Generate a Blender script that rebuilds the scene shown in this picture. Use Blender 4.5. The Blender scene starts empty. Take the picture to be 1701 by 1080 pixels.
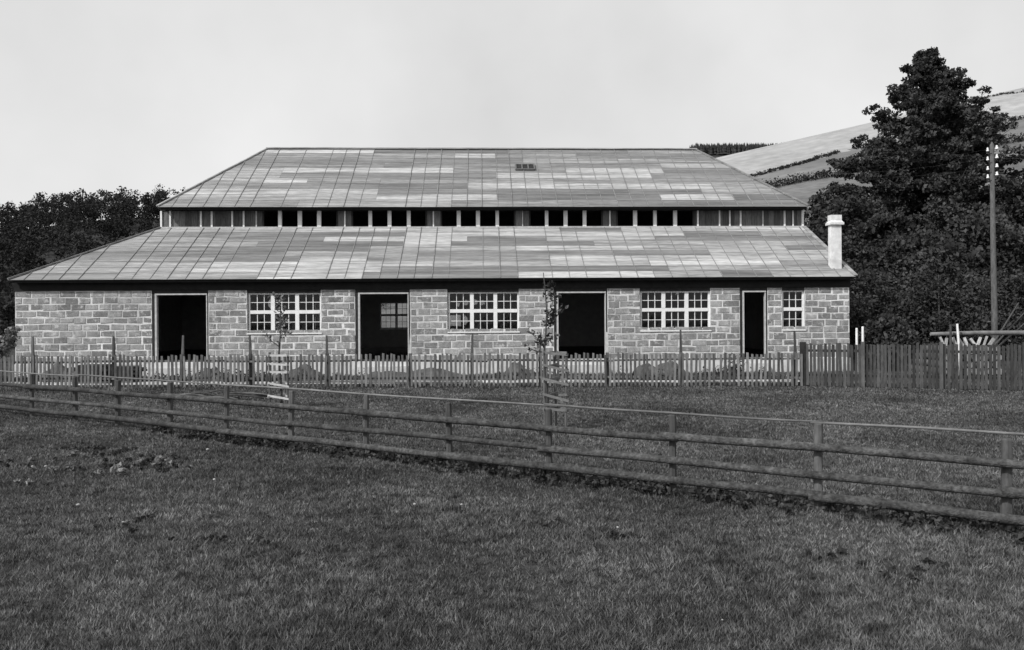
import bpy, math, random
import numpy as np
from mathutils import Vector, Matrix

random.seed(7)
rng = np.random.default_rng(7)
S = bpy.context.scene
C = S.collection

# ------------------------------------------------------------------ camera
F, CX, CY, ROLL = 1300.0, 850.5, 530.0, 0.0062      # photo pixels (1701 x 1080)
EYE = 2.0
cam_d = bpy.data.cameras.new('camera')
cam = bpy.data.objects.new('camera', cam_d)
C.objects.link(cam)
cam.location = (0, 0, EYE)
cam.rotation_euler = (math.pi / 2, ROLL, 0)
cam_d.sensor_fit = 'HORIZONTAL'
cam_d.sensor_width = 36
cam_d.lens = F / 1701 * 36
cam_d.shift_y = (CY - 540) / 1701
cam_d.clip_start = 0.1
cam_d.clip_end = 5000
S.camera = cam

# ------------------------------------------------------------------ light
SUN_EL, SUN_AZ = math.radians(40), math.radians(48)      # azimuth: towards the left of straight behind the camera
to_sun = Vector((-math.sin(SUN_AZ) * math.cos(SUN_EL), -math.cos(SUN_AZ) * math.cos(SUN_EL), math.sin(SUN_EL)))
world = bpy.data.worlds.new('World')
S.world = world
world.use_nodes = True
wn, wl = world.node_tree.nodes, world.node_tree.links
wn.clear()
sky = wn.new('ShaderNodeTexSky')
sky.sky_type = 'NISHITA'
sky.sun_disc = False
sky.sun_elevation = SUN_EL
sky.sun_rotation = math.atan2(to_sun.x, to_sun.y)
sky.air_density = 1.0
sky.dust_density = 3.0
sep = wn.new('ShaderNodeSeparateColor')          # blue-sensitive black-and-white plate: the sky as its blue record
wl.new(sky.outputs[0], sep.inputs[0])
bg = wn.new('ShaderNodeBackground')
bg.inputs['Strength'].default_value = 0.15
wtc = wn.new('ShaderNodeTexCoord')               # thin high white cloud veiling the whole sky
wnz = wn.new('ShaderNodeTexNoise'); wnz.inputs['Scale'].default_value = 2.6; wnz.inputs['Detail'].default_value = 5
wl.new(wtc.outputs['Generated'], wnz.inputs['Vector'])
wmr = wn.new('ShaderNodeMapRange'); wmr.inputs['From Min'].default_value = .3; wmr.inputs['From Max'].default_value = .7
wmr.inputs['To Min'].default_value = 4.7; wmr.inputs['To Max'].default_value = 6.2
wl.new(wnz.outputs['Fac'], wmr.inputs[0])
wmx = wn.new('ShaderNodeMix'); wmx.data_type = 'FLOAT'; wmx.inputs[0].default_value = .8
wl.new(sep.outputs[2], wmx.inputs[2]); wl.new(wmr.outputs[0], wmx.inputs[3])
wl.new(wmx.outputs[0], bg.inputs['Color'])
wo = wn.new('ShaderNodeOutputWorld')
wl.new(bg.outputs[0], wo.inputs[0])

sun_d = bpy.data.lights.new('sun', 'SUN')
sun_d.energy = 3.7
sun_d.angle = math.radians(0.5)
sun_d.color = (1.0, 0.995, 0.985)
sun = bpy.data.objects.new('sun', sun_d)
C.objects.link(sun)
sun.rotation_euler = to_sun.to_track_quat('Z', 'Y').to_euler()
sun.location = (-30, -30, 40)

S.view_settings.view_transform = 'Standard'
S.view_settings.look = 'None'
S.view_settings.exposure = 0.0
S.view_settings.gamma = 1.0
S.view_settings.use_curve_mapping = False

# ------------------------------------------------------------------ helpers
cR, sR = math.cos(ROLL), math.sin(ROLL)

def ray(px, py):
    dx, dy = (px - CX) / F, (CY - py) / F
    return dx * cR + dy * sR, 1.0, -dx * sR + dy * cR

def at(px, py, d):
    r = ray(px, py)
    return Vector((r[0] * d, d, EYE + r[2] * d))

def gx(px, d):
    return (px - CX) / F * d

def project(x, y, z):
    a, b = x / y, (z - EYE) / y
    return CX + F * (a * cR - b * sR), CY - F * (a * sR + b * cR)

def tag(o, label=None, cat=None, group=None, kind=None):
    if label: o['label'] = label
    if cat: o['category'] = cat
    if group: o['group'] = group
    if kind: o['kind'] = kind
    return o

def empty(name, loc=(0, 0, 0), rz=0, label=None, cat=None, group=None):
    o = bpy.data.objects.new(name, None)
    C.objects.link(o)
    o.location = loc
    o.rotation_euler = (0, 0, rz)
    o.empty_display_size = 0.2
    return tag(o, label, cat, group)

def link(name, me, mat, parent=None):
    o = bpy.data.objects.new(name, me)
    if mat is not None and not me.materials:
        me.materials.append(mat)
    C.objects.link(o)
    if parent is not None: o.parent = parent
    return o

class MB:
    def __init__(s): s.v, s.f = [], []
    def quad(s, a, b, c, d):
        n = len(s.v); s.v += [tuple(a), tuple(b), tuple(c), tuple(d)]; s.f.append((n, n+1, n+2, n+3)); return s
    def poly(s, pts):
        n = len(s.v); s.v += [tuple(p) for p in pts]; s.f.append(tuple(range(n, n+len(pts)))); return s
    def hexa(s, p):      # 8 corners: bottom 0-3 ccw, top 4-7
        n = len(s.v); s.v += [tuple(q) for q in p]
        for f in ((3,2,1,0),(4,5,6,7),(0,1,5,4),(1,2,6,5),(2,3,7,6),(3,0,4,7)): s.f.append(tuple(n+i for i in f))
        return s
    def box(s, x0, x1, y0, y1, z0, z1):
        return s.hexa([(x0,y0,z0),(x1,y0,z0),(x1,y1,z0),(x0,y1,z0),(x0,y0,z1),(x1,y0,z1),(x1,y1,z1),(x0,y1,z1)])
    def bar(s, a, b, w, h, up=Vector((0,0,1))):      # box along a-b, bottom centred on the line
        a, b = Vector(a), Vector(b); d = (b - a).normalized(); sd = d.cross(up).normalized(); n = sd.cross(d).normalized()
        q = sd * (w / 2)
        return s.hexa([a-q, a+q, b+q, b-q, a-q+n*h, a+q+n*h, b+q+n*h, b-q+n*h])
    def tube(s, pts, radii, sides=8, caps=True, jit=0.0):
        pts = [Vector(p) for p in pts]; n0 = len(s.v); m = len(pts)
        for i, p in enumerate(pts):
            d = (pts[min(i+1, m-1)] - pts[max(i-1, 0)]).normalized()
            ref = Vector((0, 0, 1)) if abs(d.z) < 0.9 else Vector((1, 0, 0))
            a = d.cross(ref).normalized(); b = a.cross(d).normalized()
            for k in range(sides):
                t = 2 * math.pi * k / sides; r = radii[i] * (1 + random.uniform(-jit, jit))
                s.v.append(tuple(p + a * (math.cos(t) * r) + b * (math.sin(t) * r)))
        for i in range(m - 1):
            for k in range(sides):
                s.f.append((n0+i*sides+k, n0+i*sides+(k+1) % sides, n0+(i+1)*sides+(k+1) % sides, n0+(i+1)*sides+k))
        if caps:
            s.f.append(tuple(n0 + k for k in reversed(range(sides)))); s.f.append(tuple(n0 + (m-1)*sides + k for k in range(sides)))
        return s
    def mesh(s, name, smooth=False):
        me = bpy.data.meshes.new(name); me.from_pydata(s.v, [], s.f)
        if smooth: me.polygons.foreach_set('use_smooth', [True] * len(me.polygons))
        me.update(); return me
    def build(s, name, mat, parent=None, smooth=False):
        return link(name, s.mesh(name, smooth), mat, parent)

def np_mesh(name, V, k):                     # V: (n*k,3), faces of k vertices each
    V = np.ascontiguousarray(V, dtype=np.float32).reshape(-1, 3); n = len(V) // k
    me = bpy.data.meshes.new(name)
    me.vertices.add(len(V)); me.vertices.foreach_set('co', V.ravel())
    me.loops.add(len(V)); me.loops.foreach_set('vertex_index', np.arange(len(V), dtype=np.int32))
    me.polygons.add(n); me.polygons.foreach_set('loop_start', np.arange(0, len(V), k, dtype=np.int32))
    me.polygons.foreach_set('loop_total', np.full(n, k, dtype=np.int32))
    me.update(calc_edges=True); return me

# ------------------------------------------------------------------ materials (all greys: the plate is black and white)
def G(v): return (v, v, v, 1)

def mat(name, lo, hi, scale=4.0, rough=0.85, bump=0.0, bscale=60.0, objvar=0.0, island=0.0, stretch=(1, 1, 1), detail=6.0,
        second=None, spec=0.25, trans=0.0, world_co=False):
    m = bpy.data.materials.new(name); m.use_nodes = True
    n, l = m.node_tree.nodes, m.node_tree.links
    p = n['Principled BSDF']; p.inputs['Roughness'].default_value = rough
    p.inputs['Specular IOR Level'].default_value = spec
    tc = n.new('ShaderNodeTexCoord'); mp = n.new('ShaderNodeMapping'); mp.inputs['Scale'].default_value = stretch
    if world_co:
        ge0 = n.new('ShaderNodeNewGeometry'); l.new(ge0.outputs['Position'], mp.inputs[0])
    else:
        l.new(tc.outputs['Object'], mp.inputs[0])
    src = mp.outputs[0]
    oi = None
    if objvar or not world_co:
        oi = n.new('ShaderNodeObjectInfo')
        ad = n.new('ShaderNodeVectorMath'); ad.operation = 'MULTIPLY_ADD'
        l.new(oi.outputs['Random'], ad.inputs[0]); ad.inputs[1].default_value = (37.0, 91.0, 53.0); l.new(src, ad.inputs[2])
        src = ad.outputs[0]
    nz = n.new('ShaderNodeTexNoise'); nz.inputs['Scale'].default_value = scale; nz.inputs['Detail'].default_value = detail
    nz.inputs['Roughness'].default_value = 0.62
    l.new(src, nz.inputs['Vector'])
    rp = n.new('ShaderNodeValToRGB'); rp.color_ramp.elements[0].position = 0.3; rp.color_ramp.elements[1].position = 0.7
    rp.color_ramp.elements[0].color = G(lo); rp.color_ramp.elements[1].color = G(hi)
    l.new(nz.outputs['Fac'], rp.inputs[0]); col = rp.outputs[0]
    def mul(col, fac_socket, a, b):
        mr = n.new('ShaderNodeMapRange'); mr.inputs['To Min'].default_value = a; mr.inputs['To Max'].default_value = b
        l.new(fac_socket, mr.inputs[0])
        mx = n.new('ShaderNodeMix'); mx.data_type = 'RGBA'; mx.blend_type = 'MULTIPLY'; mx.inputs[0].default_value = 1
        l.new(col, mx.inputs[6]); l.new(mr.outputs[0], mx.inputs[7]); return mx.outputs[2]
    if second:                                # (scale, min, max) a broader or finer tone on top
        n2 = n.new('ShaderNodeTexNoise'); n2.inputs['Scale'].default_value = second[0]; n2.inputs['Detail'].default_value = 4
        l.new(src, n2.inputs['Vector'])
        mr = n.new('ShaderNodeMapRange'); mr.inputs['From Min'].default_value = 0.3; mr.inputs['From Max'].default_value = 0.7
        l.new(n2.outputs['Fac'], mr.inputs[0]); col = mul(col, mr.outputs[0], second[1], second[2])
    if objvar: col = mul(col, oi.outputs['Random'], 1 - objvar, 1 + objvar)
    if island:
        ge = n.new('ShaderNodeNewGeometry'); col = mul(col, ge.outputs['Random Per Island'], 1 - island, 1 + island)
    l.new(col, p.inputs['Base Color'])
    if bump:
        nb = n.new('ShaderNodeTexNoise'); nb.inputs['Scale'].default_value = bscale; nb.inputs['Detail'].default_value = 5
        l.new(src, nb.inputs['Vector'])
        bp = n.new('ShaderNodeBump'); bp.inputs['Strength'].default_value = bump; bp.inputs['Distance'].default_value = 0.02
        l.new(nb.outputs['Fac'], bp.inputs['Height']); l.new(bp.outputs[0], p.inputs['Normal'])
    if trans:
        tr = n.new('ShaderNodeBsdfTranslucent'); l.new(col, tr.inputs['Color'])
        ms = n.new('ShaderNodeMixShader'); ms.inputs[0].default_value = trans
        l.new(p.outputs[0], ms.inputs[1]); l.new(tr.outputs[0], ms.inputs[2]); l.new(ms.outputs[0], n['Material Output'].inputs[0])
    return m

M = {}
M['block'] = mat('cinder_block', .19, .33, 5, .95, .6, 90, objvar=.32, second=(40, .75, 1.2))
M['mortar'] = mat('lime_mortar', .55, .8, 6, .95, .7, 70, second=(.9, .62, 1.12))
M['plinth'] = mat('pale_concrete', .42, .64, 3, .9, .4, 60)
M['felt'] = mat('roofing_felt', .17, .47, 1.1, .85, .4, 120, objvar=.34, detail=9, stretch=(.3, 5, 5), second=(9, .62, 1.25))
M['felt_dark'] = mat('roofing_felt_dark', .10, .23, 1.3, .8, .3, 120, objvar=.2, stretch=(.22, 3.4, 3.4), second=(14, .75, 1.2))
M['batten'] = mat('felt_covered_batten', .13, .28, 6, .85, .2)
M['deck'] = mat('roof_boarding', .05, .09, 5, .9, .2)
M['eave'] = mat('eave_shadow_timber', .010, .02, 5, .9, .2)  # dark-stained timber; eave shadow put into its near-black colour
M['white'] = mat('white_paint', .7, .84, 5, .55, .1, 80, second=(30, .9, 1.03))
M['stop'] = mat('bare_timber', .35, .55, 8, .8, .2)
M['dark_wood'] = mat('dark_timber', .015, .04, 8, .9, .2)
M['plank'] = mat('weathered_plank', .07, .16, 6, .9, .3, 80, objvar=.4, stretch=(4, 4, .6))
M['chimney'] = mat('limewashed_brick', .6, .84, 5, .9, .5, 40, second=(2.2, .75, 1.05))
M['soot'] = mat('sooty_flue', .02, .04)
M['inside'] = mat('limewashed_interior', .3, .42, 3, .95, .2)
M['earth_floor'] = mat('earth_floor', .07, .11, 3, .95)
M['picket'] = mat('weathered_picket', .08, .18, 5, .9, .3, 90, objvar=.5, stretch=(3, 3, .8))
M['board'] = mat('weathered_board', .035, .085, 5, .9, .3, 90, objvar=.4, stretch=(3, 3, .8))
M['post'] = mat('fence_post_wood', .05, .12, 5, .9, .4, 70, objvar=.35, stretch=(3, 3, .8))
M['rail'] = mat('round_rail_bark', .03, .105, 4.5, .9, .9, 60, objvar=.3, second=(28, .45, 1.4), detail=9)
M['rail_thin'] = mat('peeled_pole', .09, .19, 4, .85, .4, 60, objvar=.2)
M['bark'] = mat('bark', .03, .08, 10, .95, .6, 30)
M['leaf'] = mat('tree_leaf', .036, .078, .5, .75, island=.45, spec=.08, trans=.15, second=(.18, .6, 1.3))
M['leaf_dark'] = mat('wood_leaf', .022, .042, .25, .8, island=.4, spec=.06, trans=.12)
M['leaf_pale'] = mat('pale_leaf', .12, .26, 3, .6, island=.5, trans=.3)
M['needle'] = mat('spruce_needle', .018, .035, .3, .8, island=.4)
M['grass'] = mat('pasture_grass', .045, .20, 5.5, .75, island=.8, detail=8, trans=.3, second=(.45, .55, 1.42), spec=.15, world_co=True)
M['weed'] = mat('weed_leaf', .03, .075, 2, .7, island=.6, trans=.3)
M['soil'] = mat('pasture_ground', .025, .07, 6.5, .95, .8, 14, second=(.45, .6, 1.35), spec=.1, world_co=True)
M['gravel'] = mat('pale_gravel', .10, .66, .9, .95, .7, 30, world_co=True)
M['stone'] = mat('pale_stone', .25, .45, 8, .9, .4, 30)
M['insulator'] = mat('white_porcelain', .8, .88, 5, .2, spec=.5)
M['iron'] = mat('dark_iron', .03, .06, 8, .6)
M['log'] = mat('bark_log', .07, .16, 6, .9, .5, 30, objvar=.3)
M['sawn'] = mat('sawn_end', .16, .3, 10, .9)
M['split'] = mat('split_wood', .25, .5, 6, .9, .3, 30, objvar=.3)
M['pane_patch'] = mat('white_pane_patch', .7, .85, 6, .9)
M['meadow'] = mat('meadow', .10, .17, .05, .95, second=(.4, .8, 1.15), world_co=True)

def smear(m, thr):
    n, l = m.node_tree.nodes, m.node_tree.links; p = n['Principled BSDF']; src = p.inputs['Base Color'].links[0].from_socket
    ge = n.new('ShaderNodeNewGeometry'); nz = n.new('ShaderNodeTexNoise'); nz.inputs['Scale'].default_value = 5.5; nz.inputs['Detail'].default_value = 7; nz.inputs['Roughness'].default_value = .7
    l.new(ge.outputs['Position'], nz.inputs['Vector'])
    mr = n.new('ShaderNodeMapRange'); mr.inputs['From Min'].default_value = thr; mr.inputs['From Max'].default_value = thr + .09; mr.inputs['To Max'].default_value = .85; l.new(nz.outputs['Fac'], mr.inputs[0])
    mx = n.new('ShaderNodeMix'); mx.data_type = 'RGBA'; l.new(mr.outputs[0], mx.inputs[0]); l.new(src, mx.inputs[6]); mx.inputs[7].default_value = G(.52)
    l.new(mx.outputs[2], p.inputs['Base Color'])
smear(M['block'], .545)
M['forest_floor'] = mat('forest_floor', .02, .04, .3, .95, world_co=True)
def glass_mat():
    m = bpy.data.materials.new('window_glass'); m.use_nodes = True
    n, l = m.node_tree.nodes, m.node_tree.links; n.clear()
    o = n.new('ShaderNodeOutputMaterial'); t = n.new('ShaderNodeBsdfTransparent'); t.inputs[0].default_value = G(.86)
    g = n.new('ShaderNodeBsdfGlossy'); g.inputs['Roughness'].default_value = .03; g.inputs[0].default_value = G(.9)
    fr = n.new('ShaderNodeFresnel'); fr.inputs[0].default_value = 1.45
    ms = n.new('ShaderNodeMixShader'); l.new(fr.outputs[0], ms.inputs[0]); l.new(t.outputs[0], ms.inputs[1]); l.new(g.outputs[0], ms.inputs[2])
    l.new(ms.outputs[0], o.inputs[0]); return m
M['glass'] = glass_mat()

def field_mat(name, lo, hi, ang, wscale):
    m = mat(name, lo, hi, .03, .95, second=(.25, .85, 1.12), world_co=True)
    n, l = m.node_tree.nodes, m.node_tree.links
    p = n['Principled BSDF']; src = p.inputs['Base Color'].links[0].from_socket
    ge = n.new('ShaderNodeNewGeometry'); mp = n.new('ShaderNodeMapping'); mp.inputs['Rotation'].default_value = (0, 0, ang)
    l.new(ge.outputs['Position'], mp.inputs[0])
    w = n.new('ShaderNodeTexWave'); w.inputs['Scale'].default_value = wscale; w.inputs['Distortion'].default_value = 2.0
    w.inputs['Detail'].default_value = 3; w.inputs['Detail Scale'].default_value = .3; l.new(mp.outputs[0], w.inputs[0])
    mr = n.new('ShaderNodeMapRange'); mr.inputs['To Min'].default_value = .95; mr.inputs['To Max'].default_value = 1.03; l.new(w.outputs['Fac'], mr.inputs[0])
    mx = n.new('ShaderNodeMix'); mx.data_type = 'RGBA'; mx.blend_type = 'MULTIPLY'; mx.inputs[0].default_value = 1
    l.new(src, mx.inputs[6]); l.new(mr.outputs[0], mx.inputs[7]); l.new(mx.outputs[2], p.inputs['Base Color']); return m
M['stubble'] = field_mat('stubble_field', .25, .36, math.radians(75), .035)
M['fallow'] = field_mat('fallow_field', .12, .19, math.radians(75), .04)

# ------------------------------------------------------------------ ground
def bumps(x, y):
    return 0.035*np.sin(x*.9+.4*y) * np.sin(y*.7+1.3) + 0.02*np.sin(2.3*x+1)*np.sin(1.9*y-.6*x)

def falloff(x, y):                     # flat beyond the picket fence
    return np.clip((22.5 - y) / 6, 0, 1)

def gh(x, y): return bumps(x, y) * falloff(x, y)

def grid_mesh(name, xs, ys, fn):
    X, Y = np.meshgrid(xs, ys); Z = fn(X, Y); nx, ny = len(xs), len(ys)
    V = np.stack([X, Y, Z], -1).reshape(-1, 3)
    i = np.arange(nx-1)[None, :] + nx*np.arange(ny-1)[:, None]
    Fc = np.stack([i, i+1, i+1+nx, i+nx], -1).reshape(-1, 4)
    me = bpy.data.meshes.new(name); me.from_pydata(V.tolist(), [], Fc.tolist())
    me.polygons.foreach_set('use_smooth', [True]*len(me.polygons)); me.update(); return me, V, Fc

def spaced(a, b, near, far, cuts):
    return np.concatenate([np.array([a]), np.linspace(near, far, cuts), np.array([b])])

xs = np.concatenate([[-1500, -400, -120], np.arange(-45, 45.1, .5), [120, 400, 1500]])
ys = np.concatenate([[-300, -60, -15], np.arange(-4, 26.1, .5), [34, 60, 120, 400, 2000]])
me, _, _ = grid_mesh('ground', xs, ys, gh)
g = link('ground', me, M['soil']); tag(g, kind='structure')

# ------------------------------------------------------------------ hills
def crest(x): return 54 + .222*x + np.where(x < 40, (40 - x)*.06, 0)
def right_hill(x, y):
    t = np.clip((y - 75) / 275, 0, 1)
    und = 1.6*np.sin(x*.021+1)*np.sin(y*.017)*t
    return np.maximum(crest(x), 4) * t**1.12 - .6 + und*(t < 1)*(1-t)*2 - np.clip(y-350, 0, 400)*.10
def left_hill(x, y):
    t = np.clip((y - 58 + (x + 40)*.12) / 75, 0, 1)
    w = np.clip((-14 - x) / 30, 0, 1)
    s = t*t*(3-2*t)
    return s * w * (18.5 + 1.5*np.sin(x*.09+.8)) - .5

hx = np.arange(-160, 460, 5.0); hy = np.concatenate([np.arange(75, 360, 4.0), [380, 420, 500]])
me, V, Fc = grid_mesh('hillside', hx, hy, right_hill)
h = link('hillside', me, None); tag(h, kind='structure')
for k in ('stubble', 'fallow', 'meadow'): me.materials.append(M[k])
ctr = V[Fc].mean(1)
pp = np.array([project(*c) for c in ctr])
lineA = np.interp(pp[:, 0], [1100, 1180, 1255, 1390, 1440, 1560, 1640, 1701], [320, 305, 293, 254, 242, 214, 203, 199])
lineB = np.interp(pp[:, 0], [1100, 1255, 1340, 1440, 1701], [330, 318, 303, 285, 232])
mi = np.where(pp[:, 1] < lineA, 0, np.where(pp[:, 1] < lineB, 1, 2)).astype(np.int32)
me.polygons.foreach_set('material_index', mi)

lx = np.arange(-260, -8, 4.0); ly = np.concatenate([np.arange(46, 140, 4.0), [160, 220]])
me, _, _ = grid_mesh('wooded_hill', lx, ly, left_hill)
tag(link('wooded_hill', me, M['forest_floor']), kind='structure')

def far_ridge(x, y):
    t = np.clip(1 - np.abs(y - 620)/260, 0, 1)
    return 131*(t*t*(3-2*t)) * np.clip(1 - np.maximum(0, x-215)/320, 0, 1)*np.clip(1-np.maximum(0, -x)/300, 0, 1) - 2
me, _, _ = grid_mesh('far_ridge', np.arange(-320, 560, 20.0), np.arange(360, 900, 20.0), far_ridge)
tag(link('far_ridge', me, M['needle']), kind='structure')

def hill_hit(px, py, fn=right_hill):
    r = ray(px, py)
    for d in np.arange(76, 352, 1.0):
        if EYE + r[2]*d <= fn(np.float64(r[0]*d), np.float64(d)): return Vector((r[0]*d, d, float(fn(np.float64(r[0]*d), np.float64(d)))))
    d = 349.0
    return Vector((r[0]*d, d, float(fn(np.float64(r[0]*d), np.float64(d)))))

# ------------------------------------------------------------------ foliage
def rand_dirs(n):
    v = rng.normal(size=(n, 3)); return v / np.linalg.norm(v, axis=1, keepdims=True)

def leaf_quads(P, size, up=.35, aspect=.6):
    """pointed leaf (a kite) at each P"""
    n = len(P); nrm = rand_dirs(n) + np.array([0, 0, up]); nrm /= np.linalg.norm(nrm, axis=1, keepdims=True)
    a = np.cross(nrm, rand_dirs(n)); a /= np.linalg.norm(a, axis=1, keepdims=True)
    b = np.cross(nrm, a); s = (size * rng.uniform(.6, 1.35, n))[:, None]
    return np.stack([P - a*s*.5, P + b*s*.5*aspect - a*s*.05 + nrm*s*.06, P + a*s*.5, P - b*s*.5*aspect - a*s*.05 + nrm*s*.06], 1).reshape(-1, 3)

def clump_points(centers, radii, per, flat=.7):
    out = []
    for c, r, k in zip(centers, radii, per):
        d = rand_dirs(k); rr = rng.uniform(0, 1, k)**.45
        out.append(np.array(c) + d*rr[:, None]*r*np.array([1, 1, flat]))
    return np.concatenate(out)

def crown_clumps(height, base, prof, n, ragged=.16):
    """clump centres through a crown; prof(t) radius for t 0..1 from base to top"""
    cs, rs = [], []
    while len(cs) < n:
        t = random.random(); R = prof(t)
        if random.random() > .25 + R / 5: continue
        a = random.uniform(0, 2*math.pi); lob = 1 + ragged*math.sin(3*a + 9*t) + ragged*math.sin(5*a - 14*t)
        q = R*lob*(random.random()**.4)
        cs.append((q*math.cos(a), q*math.sin(a), base + t*(height-base))); rs.append(random.uniform(.55, 1.0)*min(1.2, .35 + R*.28))
    return cs, rs

def tree(name, loc, height, base, prof, n, per, leaf, lm, label, cat='tree', group=None, trunk_r=.3, ragged=.16, limbs=14, flat=.7):
    t = empty(name, loc, random.uniform(0, 6), label, cat, group)
    mb = MB(); top = height*.9; lean = random.uniform(-.3, .3)
    pts = [(lean*math.sin(k/5*2)*.5, lean*k/5*.4, top*k/6 - (.3 if k == 0 else 0)) for k in range(7)]
    mb.tube(pts, [trunk_r*(1.25 if k == 0 else 1)*(1 - .9*k/6) + .02 for k in range(7)], 8, jit=.08)
    mb.build('trunk', M['bark'], t, True)
    cs, rs = crown_clumps(height, base, prof, n, ragged)
    lb = MB()
    for c in random.sample(cs, min(limbs, len(cs))):
        z0 = max(.3, c[2] - math.hypot(c[0], c[1])*.5); k = z0/top
        s = Vector(pts[min(6, int(min(z0, top*.9)/top*6))]); s.z = max(.25, s.z); e = Vector(c); mid = s.lerp(e, .5) + Vector((0, 0, .15))
        r = trunk_r*(1-.85*min(k, 1))*.5 + .015
        lb.tube([s, mid, e], [r, r*.6, r*.2], 6)
    lb.build('limbs', M['bark'], t, True)
    P = clump_points(cs, rs, [per]*len(cs), flat)
    P = P[P[:, 2] > .05]
    link('crown', np_mesh('crown', leaf_quads(P, leaf), 4), M[lm], t)
    return t

def conic(R, p=.8, shoulder=.12):
    return lambda t: R*max(.03, (1-t))**p*min(1, .35 + t/shoulder*.65)
def round_prof(R):
    return lambda t: R*max(.05, math.sin(math.pi*(.12 + .86*t)))**.7

# the tall tree by the pole
p = at(1548, 560, 50); H = EYE + (CY - 88)/F*50 - .2
def big_prof(t):
    z = t*(H-1.2)+1.2
    return float(np.interp(z, [1.2, 4, 9, 11.5, 13, 14.5, 16, 17.3, H], [3.6, 4.6, 5.6, 5.3, 4.0, 3.3, 2.2, 1.4, .15]))
def branch_tree(name, loc, H, base, prof, nb, per, leaf, lm, label, trunk_r, left=1.0):
    t = empty(name, loc, 0, label, 'tree'); mb = MB()
    axis = lambda z: Vector((.25*math.sin(z*.25), .2*math.sin(z*.3+1), z))
    zs = [-.3] + [H*.97*k/10 for k in range(1, 11)]
    mb.tube([axis(z) for z in zs], [trunk_r*(1-.93*k/10)+.02 for k in range(11)], 9, jit=.06); mb.build('trunk', M['bark'], t, True)
    lb = MB(); cs, rs = [], []
    for k in range(nb):
        f = ((k+.5)/nb)**.9; z = min(H-.2, base + (H-base)*f + random.uniform(-.8, .8)); a = k*2.39996 + random.uniform(-.4, .4)
        R = prof(z)*random.uniform(.62, 1.16)*(left if math.cos(a) < -.2 and z < H*.72 else 1)
        rise = R*random.uniform(.0, .7) if f < .6 else R*random.uniform(.25, .9)
        s0 = axis(max(.3, z-rise*.6)); e = axis(z) + Vector((math.cos(a)*R, math.sin(a)*R, rise*.5 - R*.06)); m = s0.lerp(e, .5) + Vector((0, 0, R*.10))
        r0 = max(.02, trunk_r*(1-.9*f)*.32); lb.tube([s0, m, e], [r0, r0*.6, r0*.15], 5)
        n = max(3, int(R*2.1))
        for j in range(n):
            q = .22 + .8*(j+random.random())/n; c = s0*(1-q)**2 + m*2*q*(1-q) + e*q*q if q < 1 else e
            w = .2 + .22*R*min(q, 1)*(1.15-q*.75)
            c = c + Vector((-math.sin(a), math.cos(a), 0))*random.uniform(-w, w)*1.2 + Vector((0, 0, random.uniform(-.12, .2)))
            cs.append(tuple(c)); rs.append(random.uniform(.28, .58)*(1.1 - .25*q))
    lb.build('limbs', M['bark'], t, True)
    P = clump_points(cs, rs, [per]*len(cs), .62); P = P[P[:, 2] > .05]
    link('crown', np_mesh('crown', leaf_quads(P, leaf), 4), M[lm], t); print(name, len(cs), len(P))
big = lambda z: float(np.interp(z, [1, 4, 8, 10.6, 11.8, 13, 14.5, 16, 17.4, H], [3.4, 4.6, 5.3, 5.5, 4.9, 4.0, 3.3, 2.4, 1.35, .25]))
branch_tree('tall_tree', (gx(1548, 50), 50, 0), H, 1.6, big, 330, 62, .23, 'leaf', 'tall dark tree tapering to a ragged point behind the telegraph pole', .42, 1.16)
# lower trees massed round it
mass = [(1405, 47, 9.6, 4.2, 'broad dark tree with a rounded top close behind the white chimney'),
        (1470, 44, 7.6, 3.6, 'low leafy dark tree in front of the tall tree, left of its trunk'),
        (1335, 58, 9.6, 4.0, 'dark round tree half hidden behind the right end of the roof'),
        (1600, 45, 8.6, 3.9, 'dense dark tree spreading just behind the telegraph pole foot'),
        (1690, 47, 9.8, 4.4, 'dark bushy tree to the right of the telegraph pole'),
        (1790, 46, 10.5, 4.6, 'dark bushy tree farthest along the hedge past the pole'),
        (1545, 42, 6.2, 3.4, 'short dark thicket tree behind the stacked logs')]
for px, d, hh, R, lab in mass:
    tree('bushy_tree', (gx(px, d), d, 0), hh, .3, round_prof(R), 190, 130, .26, 'leaf', lab, group='trees massed beyond the board fence',
         trunk_r=.22, ragged=.15, limbs=16)
for px, d, hh, R, lab, lm in [(1472, 29, 1.95, .75, 'light leafed shrub standing just beyond the board fence', 'weed'),
                          (1372, 37, 5.0, 2.2, 'dark shrub tucked against the end wall of the building', 'leaf'),
                          (1440, 38, 4.2, 2.3, 'dark spreading shrub right of the two white stakes', 'leaf'),
                          (1645, 37, 4.0, 2.3, 'dark shrub around the foot of the telegraph pole', 'leaf'),
                          (1735, 35, 4.4, 2.4, 'dark shrub at the outer end of the board fence', 'leaf'),
                          (1560, 37, 4.4, 2.4, 'dark shrub rising behind the stacked logs', 'leaf')]:
    tree('shrub', (gx(px, d), d, 0), hh, .1, round_prof(R), 70, 130, .17, lm, lab, 'shrub', 'shrubs along the hedge', trunk_r=.06, limbs=10)

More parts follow.
